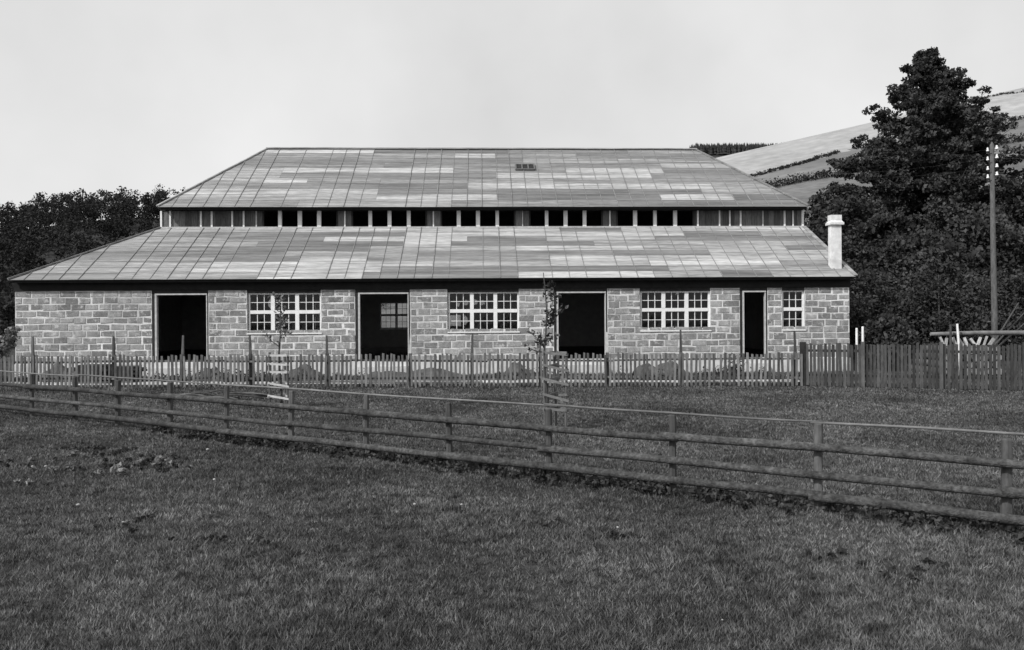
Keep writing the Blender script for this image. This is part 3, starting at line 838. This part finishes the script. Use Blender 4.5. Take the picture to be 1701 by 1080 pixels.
# ------------------------------------------------------------------ saplings in their guards
def sapling(px, d, height, label, lm, nleaf, spread, lean=0):
    t = empty('sapling', (gx(px, d), d, 0), 0, label, 'sapling'); mb = MB()
    pts = [Vector((lean*k/8 + .03*math.sin(k*1.3), .02*math.cos(k*2), -.1 + (height+.1)*k/8)) for k in range(9)]
    mb.tube(pts, [.028*(1-.85*k/8)+.004 for k in range(9)], 6); mb.build('trunk', M['bark'], t, True)
    br = MB(); tips = []
    for k in range(12):
        z = height*random.uniform(.5, .97); a = random.uniform(0, 6.28); L = spread*random.uniform(.4, 1)*(1.2-z/height*.5)
        i = z/height*8; i0 = int(i); b = pts[min(i0, 8)].lerp(pts[min(i0+1, 8)], i-i0)
        e = b + Vector((math.cos(a)*L, math.sin(a)*L, L*random.uniform(.3, .9))); br.tube([b, b.lerp(e, .5)+Vector((0, 0, -.03)), e], [.011, .008, .003], 5)
        tips += [e, b.lerp(e, .7), b.lerp(e, .45)]
    br.build('branches', M['bark'], t, True)
    P = clump_points([tuple(q) for q in tips], [.12]*len(tips), [max(1, nleaf//len(tips))]*len(tips), .9)
    link('leaves', np_mesh('leaves', leaf_quads(P, .085), 4), M[lm], t)
def guard(px, d, wpx, stakes, slats, label, sm='rail_thin'):
    s = F/d; W = wpx/s
    t = empty('tree_guard', (gx(px, d), d, 0), 0, label, 'tree guard')
    tri = [(-W*.5, -.05), (W*.5, -.12), (W*.1, W*.72)]
    for (x, y), hh in zip(tri, stakes):
        mb = MB(); j = random.uniform(-.03, .03); mb.tube([(x, y, -.2), (x+j*.5, y, hh*.5), (x+j, y, hh)], [.03, .028, .024], 6, jit=.06); mb.build('stake', M['post'], t)
    for z, tilt in slats:
        for a, b in ((0, 1), (1, 2), (2, 0)):
            (xa, ya), (xb, yb) = tri[a], tri[b]; A, Bq = Vector((xa, ya-.035, z)), Vector((xb, yb-.035, z - tilt if a == 0 else z - tilt*.4))
            e = (Bq-A).normalized()*.05; mb = MB(); mb.bar(A-e, Bq+e, .014, .045); mb.build('slat', M[sm], t)
guard(464, 17.7, 30, (1.28, 1.25, 1.2), [(1.19, .0), (1.0, .02), (.82, .01), (.56, .06), (.28, .06)], 'shorter slatted guard of stakes around the sapling by the first window', 'stop')
sapling(465, 17.75, 2.62, 'slim sapling with pale leaves inside the shorter slatted guard', 'leaf_pale', 150, .32)
guard(921, 14.3, 34, (1.42, 1.36, 1.3), [(1.36, .03), (1.13, .09), (.88, .09), (.6, .1), (.34, .02)], 'taller slatted guard of stakes with sagging slats near the third doorway')
sapling(907, 14.4, 2.85, 'taller sapling with sparse dark leaves inside the taller slatted guard', 'weed', 260, .38, -.02)

# ------------------------------------------------------------------ telegraph pole
d = 31.0; px0 = 1652
tp = empty('telegraph_pole', (gx(px0, d), d, 0), 0, 'tall wooden telegraph pole with white insulators in front of the dark trees', 'telegraph pole')
ptop = at(1650, 236, d).z
mb = MB(); mb.tube([(0, 0, -.4), (0, 0, 2), (-.04, 0, ptop*.6), (-.06, 0, ptop-.12), (-.06, 0, ptop)], [.115, .11, .095, .078, .02], 12, jit=.02)
mb.build('pole', M['post'], tp, True)
ins = []
for k, (yr, yl) in enumerate([(246, 249.5), (261, 264.5), (276, 280.5), (289.5, 294)]):
    for sx, yy, xo in ((1, yr, .10), (-1, yl, -.22)):
        z = at(1650, yy, d).z; x = -.06 + xo + (.04 if sx > 0 else 0)
        hk = MB(); hk.tube([(-.06, -.05, z-.13), (x*.7-.02, -.07, z-.15), (x, -.08, z-.12), (x, -.08, z-.03)], [.012]*4, 6); ho = hk.build('hook', M['iron'], tp)
        mb = MB(); R = .062 if sx > 0 else .05
        prof = [(.02, -.07), (R, -.065), (R*1.02, -.02), (R*.6, .0), (R*.62, .03), (R*.75, .05), (R*.5, .075), (.01, .085)]
        mb.tube([(x, -.08, z+q) for _, q in prof], [q for q, _ in prof], 10); mb.build('insulator', M['insulator'], ho, True); ins.append((x, -.08, z+.01))
for k, (x, y, z) in enumerate(ins):
    if k % 2 == 0: continue
    P_ = tp.location + Vector((x, y, z)); far = at(1290 - 20*k, 268+4*k, 52); nr = Vector((P_.x + 26, P_.y - 7, P_.z + .3))
    pts = []
    for a, b in ((far, P_), (P_, nr)):
        for j in range(9):
            t = j/8
            if a is P_ and j == 0: continue
            q = a.lerp(b, t); q.z -= .5*4*t*(1-t); pts.append(q)
    mb = MB(); mb.tube([q for q in pts], [.002]*len(pts), 4); o = mb.build('telegraph_wire', M['post'])
    tag(o, 'thin telegraph wire strung past the pole insulators', 'wire', 'telegraph wires')

# ------------------------------------------------------------------ timber and logs beyond the fences
def log(x, y, z, r, L, rz, label, group, ry=0):
    o = empty('log', (x, y, z), rz, label, 'log', group); mb = MB(); mb.tube([(0, 0, 0), (.02, L*.5, .01), (0, L, 0)], [r, r*.97, r*.94], 10, caps=False, jit=.03); mb.build('bark', M['log'], o, True)
    for y_, f in ((-.001, 1), (L+.001, -1)):
        e = MB(); e.poly([(r*.97*math.cos(f*k*.6283), y_, r*.97*math.sin(f*k*.6283)) for k in range(10)]); e.build('sawn_end', M['sawn'], o)
    return o
d = 26.2
for row in range(4):
    n = 8 - (row+1)//2; r = .135
    for k in range(n):
        log(gx(1558, d) + .15 + (k + (.5 if row % 2 else 0) + (row//2))*.272, d + random.uniform(-.08, .08), r + row*.236, r*random.uniform(.9, 1), 2.0, random.uniform(-.02, .02),
            'short sawn log with pale end in the stack behind the board fence', 'logs stacked behind the board fence')
for k in range(9):
    x = gx(1564, d) + k*.21 + random.uniform(-.05, .05); L = random.uniform(.26, .38); ln = random.choice((-1, 1, 1))*random.uniform(.25, .75); r = random.uniform(.028, .045)
    mb = MB(); mb.bar((-math.sin(ln)*L*.5, 0, 0), (math.sin(ln)*L*.5, .06, math.cos(ln)*L), r*2, r*1.6, Vector((0, 1, 0)))
    o = mb.build('split_billet', M['split']); o.location = (x, d - .03, 1.02)
    tag(o, 'pale split billet leaning on top of the log stack', 'firewood', 'split billets on the log stack')
for k, (x0, y0, x1, y1, lab) in enumerate([(1664, 548, 1692, 503, 'weathered pole leaning in the bushes beside the telegraph pole'), (1668, 556, 1701, 520, 'weathered pole leaning in the bushes beside the telegraph pole'),
                                 (1676, 560, 1712, 528, 'weathered pole leaning in the bushes beside the telegraph pole')]):
    q0, q1 = at(x0, y0, 28.6 + k*.3), at(x1, y1, 29.4 + k*.3); u = (q1-q0); f = q0.z/u.z; q0 = q0 - u*f
    mb = MB(); mb.tube([Vector((0, 0, 0)), (q1-q0)*.5, q1-q0], [.04, .035, .02], 7); o = mb.build('leaning_pole', M['post']); o.location = q0; tag(o, lab, 'pole', 'poles leaning by the telegraph pole')
A, E = at(1546, 555, 26.3), at(1790, 552, 26.3)
lo = empty('pole_log', A, 0, 'long peeled pole lying across the top of the log stack', 'log'); mb = MB()
mb.tube([Vector((0, 0, 0)), (E-A)*.3 + Vector((0, 0, .02)), (E-A)*.65, E-A], [.06, .075, .085, .095], 9, jit=.04); mb.build('shaft', M['rail_thin'], lo, True)
mb = MB(); mb.tube([Vector((-.004, 0, 0)), Vector((.002, 0, 0))], [.055, .058], 9); mb.build('sawn_end', M['sawn'], lo)
for px, y0, lean, lab in ((1579, 539, 0, 'thin upright stake holding the log stack, bark dark'), (1590, 538, .12, 'pale split stake leaning on the log stack')):
    t = at(px, y0, 26.0); mb = MB(); mb.tube([(0, 0, -.15), (-lean*.5, 0, t.z*.5), (-lean, 0, t.z)], [.04, .04, .035], 6)
    o = mb.build('stake', M['white' if lean else 'post']); o.location = (t.x + lean, 26.0, 0); tag(o, lab, 'stake')
for px, y0, lab in ((1423, 545, 'shorter of two white stakes beside the end wall'), (1433, 542.5, 'taller of two white stakes beside the end wall')):
    t = at(px, y0, 27.0); mb = MB(); mb.tube([(0, 0, -.15), (0, 0, t.z-.02), (0, 0, t.z)], [.042, .04, .03], 8); o = mb.build('stake', M['white']); o.location = (t.x, 27.0, 0); tag(o, lab, 'stake')

# plank stacks between picket fence and building
def plank(x, y, z, L, w, h, rz, label, group=None, m='plank', tilt=0):
    mb = MB(); b = random.uniform(-.01, .02); mb.hexa([(-L/2, -w/2, 0), (L/2, -w/2, tilt), (L/2, w/2, tilt), (-L/2, w/2, 0), (-L/2, -w/2, h), (L/2, -w/2, h+tilt+b*0), (L/2, w/2, h+tilt), (-L/2, w/2, h)])
    o = mb.build('plank', M[m]); o.location = (x, y, z); o.rotation_euler = (0, 0, rz); return tag(o, label, 'plank', group)
for (pxc, d, L, nlay, lab, grp) in ((158, 25.6, .95, 9, 'rough plank in the short stack behind the left end of the picket fence', 'planks in the short stack'),
                               (210, 25.9, .8, 8, 'rough plank in the squat stack left of the first doorway', 'planks in the squat stack')):
    for k in range(nlay):
        for j in range(3):
            plank(gx(pxc, d)+random.uniform(-.03, .03), d+(j-1)*.27, .002+k*.066, L*random.uniform(.75, 1.25), .25, .062, random.uniform(-.015, .015), lab, grp, 'dark_wood' if random.random() < .7 else 'plank')
plank(gx(560, 25.0), 25.0, .003, 3.6, .2, .05, .12, 'long plank lying on the ground before the second doorway', None, 'plank')
plank(gx(690, 24.6), 24.6, .003, 4.2, .22, .05, -.06, 'long plank lying on the ground behind the middle of the picket fence', None, 'plank')
plank(gx(1180, 25.2), 25.2, .003, 4.6, .25, .06, .03, 'long dark plank on the ground before the third window', None, 'dark_wood')
plank(gx(1000, 25.6), 25.6, .003, 3.0, .22, .06, -.05, 'dark plank on the ground before the third doorway', None, 'dark_wood')

# heaps of dug earth left by the builders
def heap(px, d, L, W, h, label):
    nx, ny = 26, 14; mb = MB(); ph = random.uniform(0, 6)
    for j in range(ny):
        for i in range(nx):
            a, b = i/(nx-1)*2-1, j/(ny-1)*2-1; q = max(0, 1 - a*a*(1+.3*math.sin(3*b+ph)) - b*b)
            mb.v.append((a*L/2, b*W/2, h*q**.7*(1+.3*math.sin(5*a+ph)+.18*math.sin(11*a+7*b)) + (random.uniform(-.03, .03) if q > 0 else -.03)))
    for j in range(ny-1):
        for i in range(nx-1): mb.f.append((j*nx+i, j*nx+i+1, (j+1)*nx+i+1, (j+1)*nx+i))
    o = mb.build('earth_heap', M['earth']); o.location = (gx(px, d), d, 0); tag(o, label, 'earth heap', 'earth heaps before the building')
M['earth'] = mat('dug_earth', .04, .11, 4, .95, .8, 20)
heap(120, 26.4, 2.2, 1.3, .5, 'dark earth heap left of the plank stacks')
heap(355, 26.3, 1.5, 1.1, .34, 'low earth heap just right of the first doorway')
heap(500, 26.6, 2.0, 1.1, .36, 'long earth heap under the first window')
heap(690, 26.2, 3.4, 1.2, .30, 'low spread earth heap right of the second doorway')
heap(862, 26.5, 1.3, 1.1, .42, 'small earth heap left of the third doorway')
heap(1095, 26.4, 1.8, 1.2, .46, 'earth heap under the third window')
plank(gx(440, 26.0), 26.0, .003, 2.6, .2, .05, .5, 'plank lying askew under the first window', None, 'dark_wood')
plank(gx(790, 25.9), 25.9, .003, 2.8, .2, .05, -.3, 'plank lying askew under the second window', None, 'plank')

# pale trodden strip before the building
def strip(x, y): return np.full_like(x, .006)
me = bpy.data.meshes.new('path'); n = 60; vs, fs = [], []
for k in range(n+1):
    x = -17.5 + 26.6*k/n; y = 24.9 - .02*x
    vs += [(x, y - .55 - .2*math.sin(k*.9)*random.random(), .006), (x, y + .7 + .25*math.sin(k*.5), .006)]
    if k: i = 2*k; fs.append((i-2, i, i+1, i-1))
me.from_pydata(vs, [], fs); me.update(); tag(link('path', me, M['gravel']), kind='structure')

# ------------------------------------------------------------------ weeds, brush, stones
def weeds(name, spots, label, m='weed', leaf=.09, cat='weeds'):
    cs = [(x, y, h*.5) for x, y, h in spots]; P = clump_points(cs, [h*.55 for *_, h in spots], [26]*len(cs), .9); P[:, 2] = np.abs(P[:, 2])
    tag(link(name, np_mesh(name, leaf_quads(P, leaf), 4), M[m]), label, cat, kind='stuff')
sp = []
for _ in range(150):
    px = random.gauss(random.choice([60, 300, 400, 520, 860, 1110, 1230]), 35); d = random.uniform(25.2, 27.2); sp.append((gx(px, d), d, random.uniform(.12, .42)))
weeds('rank_weeds', sp, 'rank weeds between the picket fence and the building')
sp = [(gx(random.gauss(1221, 4), 27.6), 27.6+random.uniform(-.15, .15), random.uniform(.3, .9)) for _ in range(14)]
weeds('wall_weeds', sp, 'tall weeds growing against the wall beside the narrow doorway')
sp = []
for k in range(520):
    s = random.uniform(-8, 19); q = rail_pt(742) + rd*s*.85 - rs_*random.gauss(.02, .12); sp.append((q.x, q.y, random.uniform(.05, .17)))
weeds('fence_weeds', sp, 'dark weeds and long grass along the bottom pole of the rail fence', 'weed', .06)
sp = [(gx(px, d)+random.uniform(-.2, .2), d + random.uniform(-.25, .25), random.uniform(.04, .12)) for px, d in [(60, 10.9), (80, 10.5), (110, 11.4), (130, 10.7), (215, 10.9), (225, 10.4), (265, 11.0), (170, 10.2), (300, 10.6), (40, 9.6)] for _ in range(3)]
weeds('dock_leaves', sp, 'pale broad-leaved weeds in rough ground below the left of the rail fence', 'leaf_pale', .07)

random.seed(9)
sp = []
for px, py in [(165, 747), (200, 752), (175, 757), (262, 765), (270, 770), (190, 775), (30, 775), (120, 748), (300, 778), (225, 870), (330, 905), (1370, 925), (940, 880), (1555, 965)]:
    r = ray(px, py); d = -EYE/r[2]
    for _ in range(7): sp.append((r[0]*d + random.gauss(0, .22), d + random.gauss(0, .25), random.uniform(.04, .10)))
weeds('rough_tufts', sp, 'dark rough tufts scattered through the pasture', 'weed', .05)
random.seed(5)
stone_spots = [(76, 779), (54, 779), (130, 842), (205, 876), (183, 850), (356, 802), (345, 751), (689, 848), (767, 846), (1200, 1038), (1026, 882), (195, 940)]
for px, py in stone_spots:
    r = ray(px, py); d = -EYE/r[2]; s = random.uniform(.008, .019)*d/8; mb = MB()
    for i in range(4):
        for k in range(6):
            ph = -1.2 + 2.4*i/3; mb.v.append((s*1.3*math.cos(k*1.047)*math.cos(ph)*random.uniform(.8, 1.15), s*math.sin(k*1.047)*math.cos(ph)*random.uniform(.8, 1.15), s*.7*math.sin(ph)))
    for i in range(3):
        for k in range(6): mb.f.append((i*6+k, i*6+(k+1) % 6, (i+1)*6+(k+1) % 6, (i+1)*6+k))
    mb.f.append(tuple(reversed(range(6)))); mb.f.append(tuple(range(18, 24)))
    o = mb.build('stone', M['stone'], None, True); o.location = (r[0]*d, d, float(gh(np.float64(r[0]*d), np.float64(d))) + s*.4 + .035); o.rotation_euler = (0, 0, random.uniform(0, 6))
    tag(o, 'small pale stone lying in the rough grass', 'stone', 'stones in the pasture')

# heap of bent brushwood behind the rail fence
bh = empty('brushwood_heap', (gx(330, 19.3), 19.3, 0), 0, 'low heap of bent poles and brushwood behind the rail fence', 'brushwood')
for k in range(11):
    L = random.uniform(.8, 1.7); x0 = random.uniform(-.9, .3); y0 = random.uniform(-.25, .25); hz = random.uniform(.05, .32); mb = MB()
    mb.tube([(x0+L*t/5, y0+random.uniform(-.05, .05), .03 + hz*math.sin(math.pi*(.1+.75*t/5))*(1 if k % 2 else .6)) for t in range(6)], [.022]*6, 6); mb.build('pole', M['bark' if k % 4 else 'rail_thin'], bh, True)

# leafy shrub leaning in at the left edge
sh = empty('leaning_shrub', (gx(-34, 21.5), 21.5, 0), 0, 'shrub leaning in front of the left corner of the building', 'shrub')
mb = MB(); tips = []
for ang_, L, zz in ((.25, 1.0, 1.75), (.05, .95, 1.55), (.9, .7, 2.0), (2.6, .8, 1.9), (1.6, .5, 1.3), (.3, .6, 1.2)):
    e = Vector((L*math.cos(ang_), -.15*math.sin(ang_*3), zz+.1*math.sin(ang_))); mb.tube([(0, 0, -.1), (.05, 0, zz*.6), e], [.03, .02, .006], 6); tips += [e, e*.85 + Vector((0, 0, .05)), e*.7+Vector((0, 0, .06))]
mb.build('stems', M['bark'], sh, True)
P = clump_points([tuple(q) for q in tips], [.2]*len(tips), [60]*len(tips), .6); link('foliage', np_mesh('foliage', leaf_quads(P, .11), 4), M['leaf_pale'], sh)

# ------------------------------------------------------------------ grass
def blades(nt, per, dmin, dmax, hlo, hhi):
    u = rng.uniform(0, 1, nt); d = dmin*(dmax/dmin)**u                  # tufts: constant count per picture area
    x = rng.uniform(-.82, .82, nt)*d + rng.normal(0, .3, nt)
    big = np.sin(x*.9+1.7*np.sin(d*.8)) * np.sin(d*1.3+1.9*np.sin(x*.6))
    size = rng.gamma(2.2, .45, nt)*(1 + .35*big)
    k = rng.poisson(per*np.clip(size, .25, 2.2)); idx = np.repeat(np.arange(nt), k); n = len(idx)
    sp = (.010 + .0036*d[idx])*np.clip(size[idx], .5, 1.6)
    bx = x[idx] + rng.normal(0, 1, n)*sp; by = d[idx] + rng.normal(0, 1, n)*sp
    hh = rng.uniform(hlo, hhi, n)*np.clip(.55 + .5*size[idx], .5, 1.7); w = .0019 + .00066*by
    a = rng.uniform(0, 6.283, n); b = np.arctan2(by-d[idx], bx-x[idx]) + rng.normal(0, .8, n); ln = hh*rng.uniform(.2, 1.2, n)
    z = gh(bx, by)
    p0 = np.stack([bx-np.cos(a)*w, by-np.sin(a)*w, z-.005], 1); p1 = np.stack([bx+np.cos(a)*w, by+np.sin(a)*w, z-.005], 1)
    p2 = np.stack([bx+np.cos(b)*ln, by+np.sin(b)*ln, z+hh], 1)
    return np.stack([p0, p1, p2], 1).reshape(-1, 3)
V1 = np.concatenate([blades(85000, 13, 3.2, 22.6, .012, .036), blades(1500, 13, 22.7, 23.9, .03, .08), blades(2200, 13, 26.2, 28, .04, .09)])
print('blades', len(V1)//3)
gr = link('grass', np_mesh('grass', V1, 3), M['grass'])
tag(gr, 'short rough pasture grass covering the whole foreground', 'grass', kind='stuff')
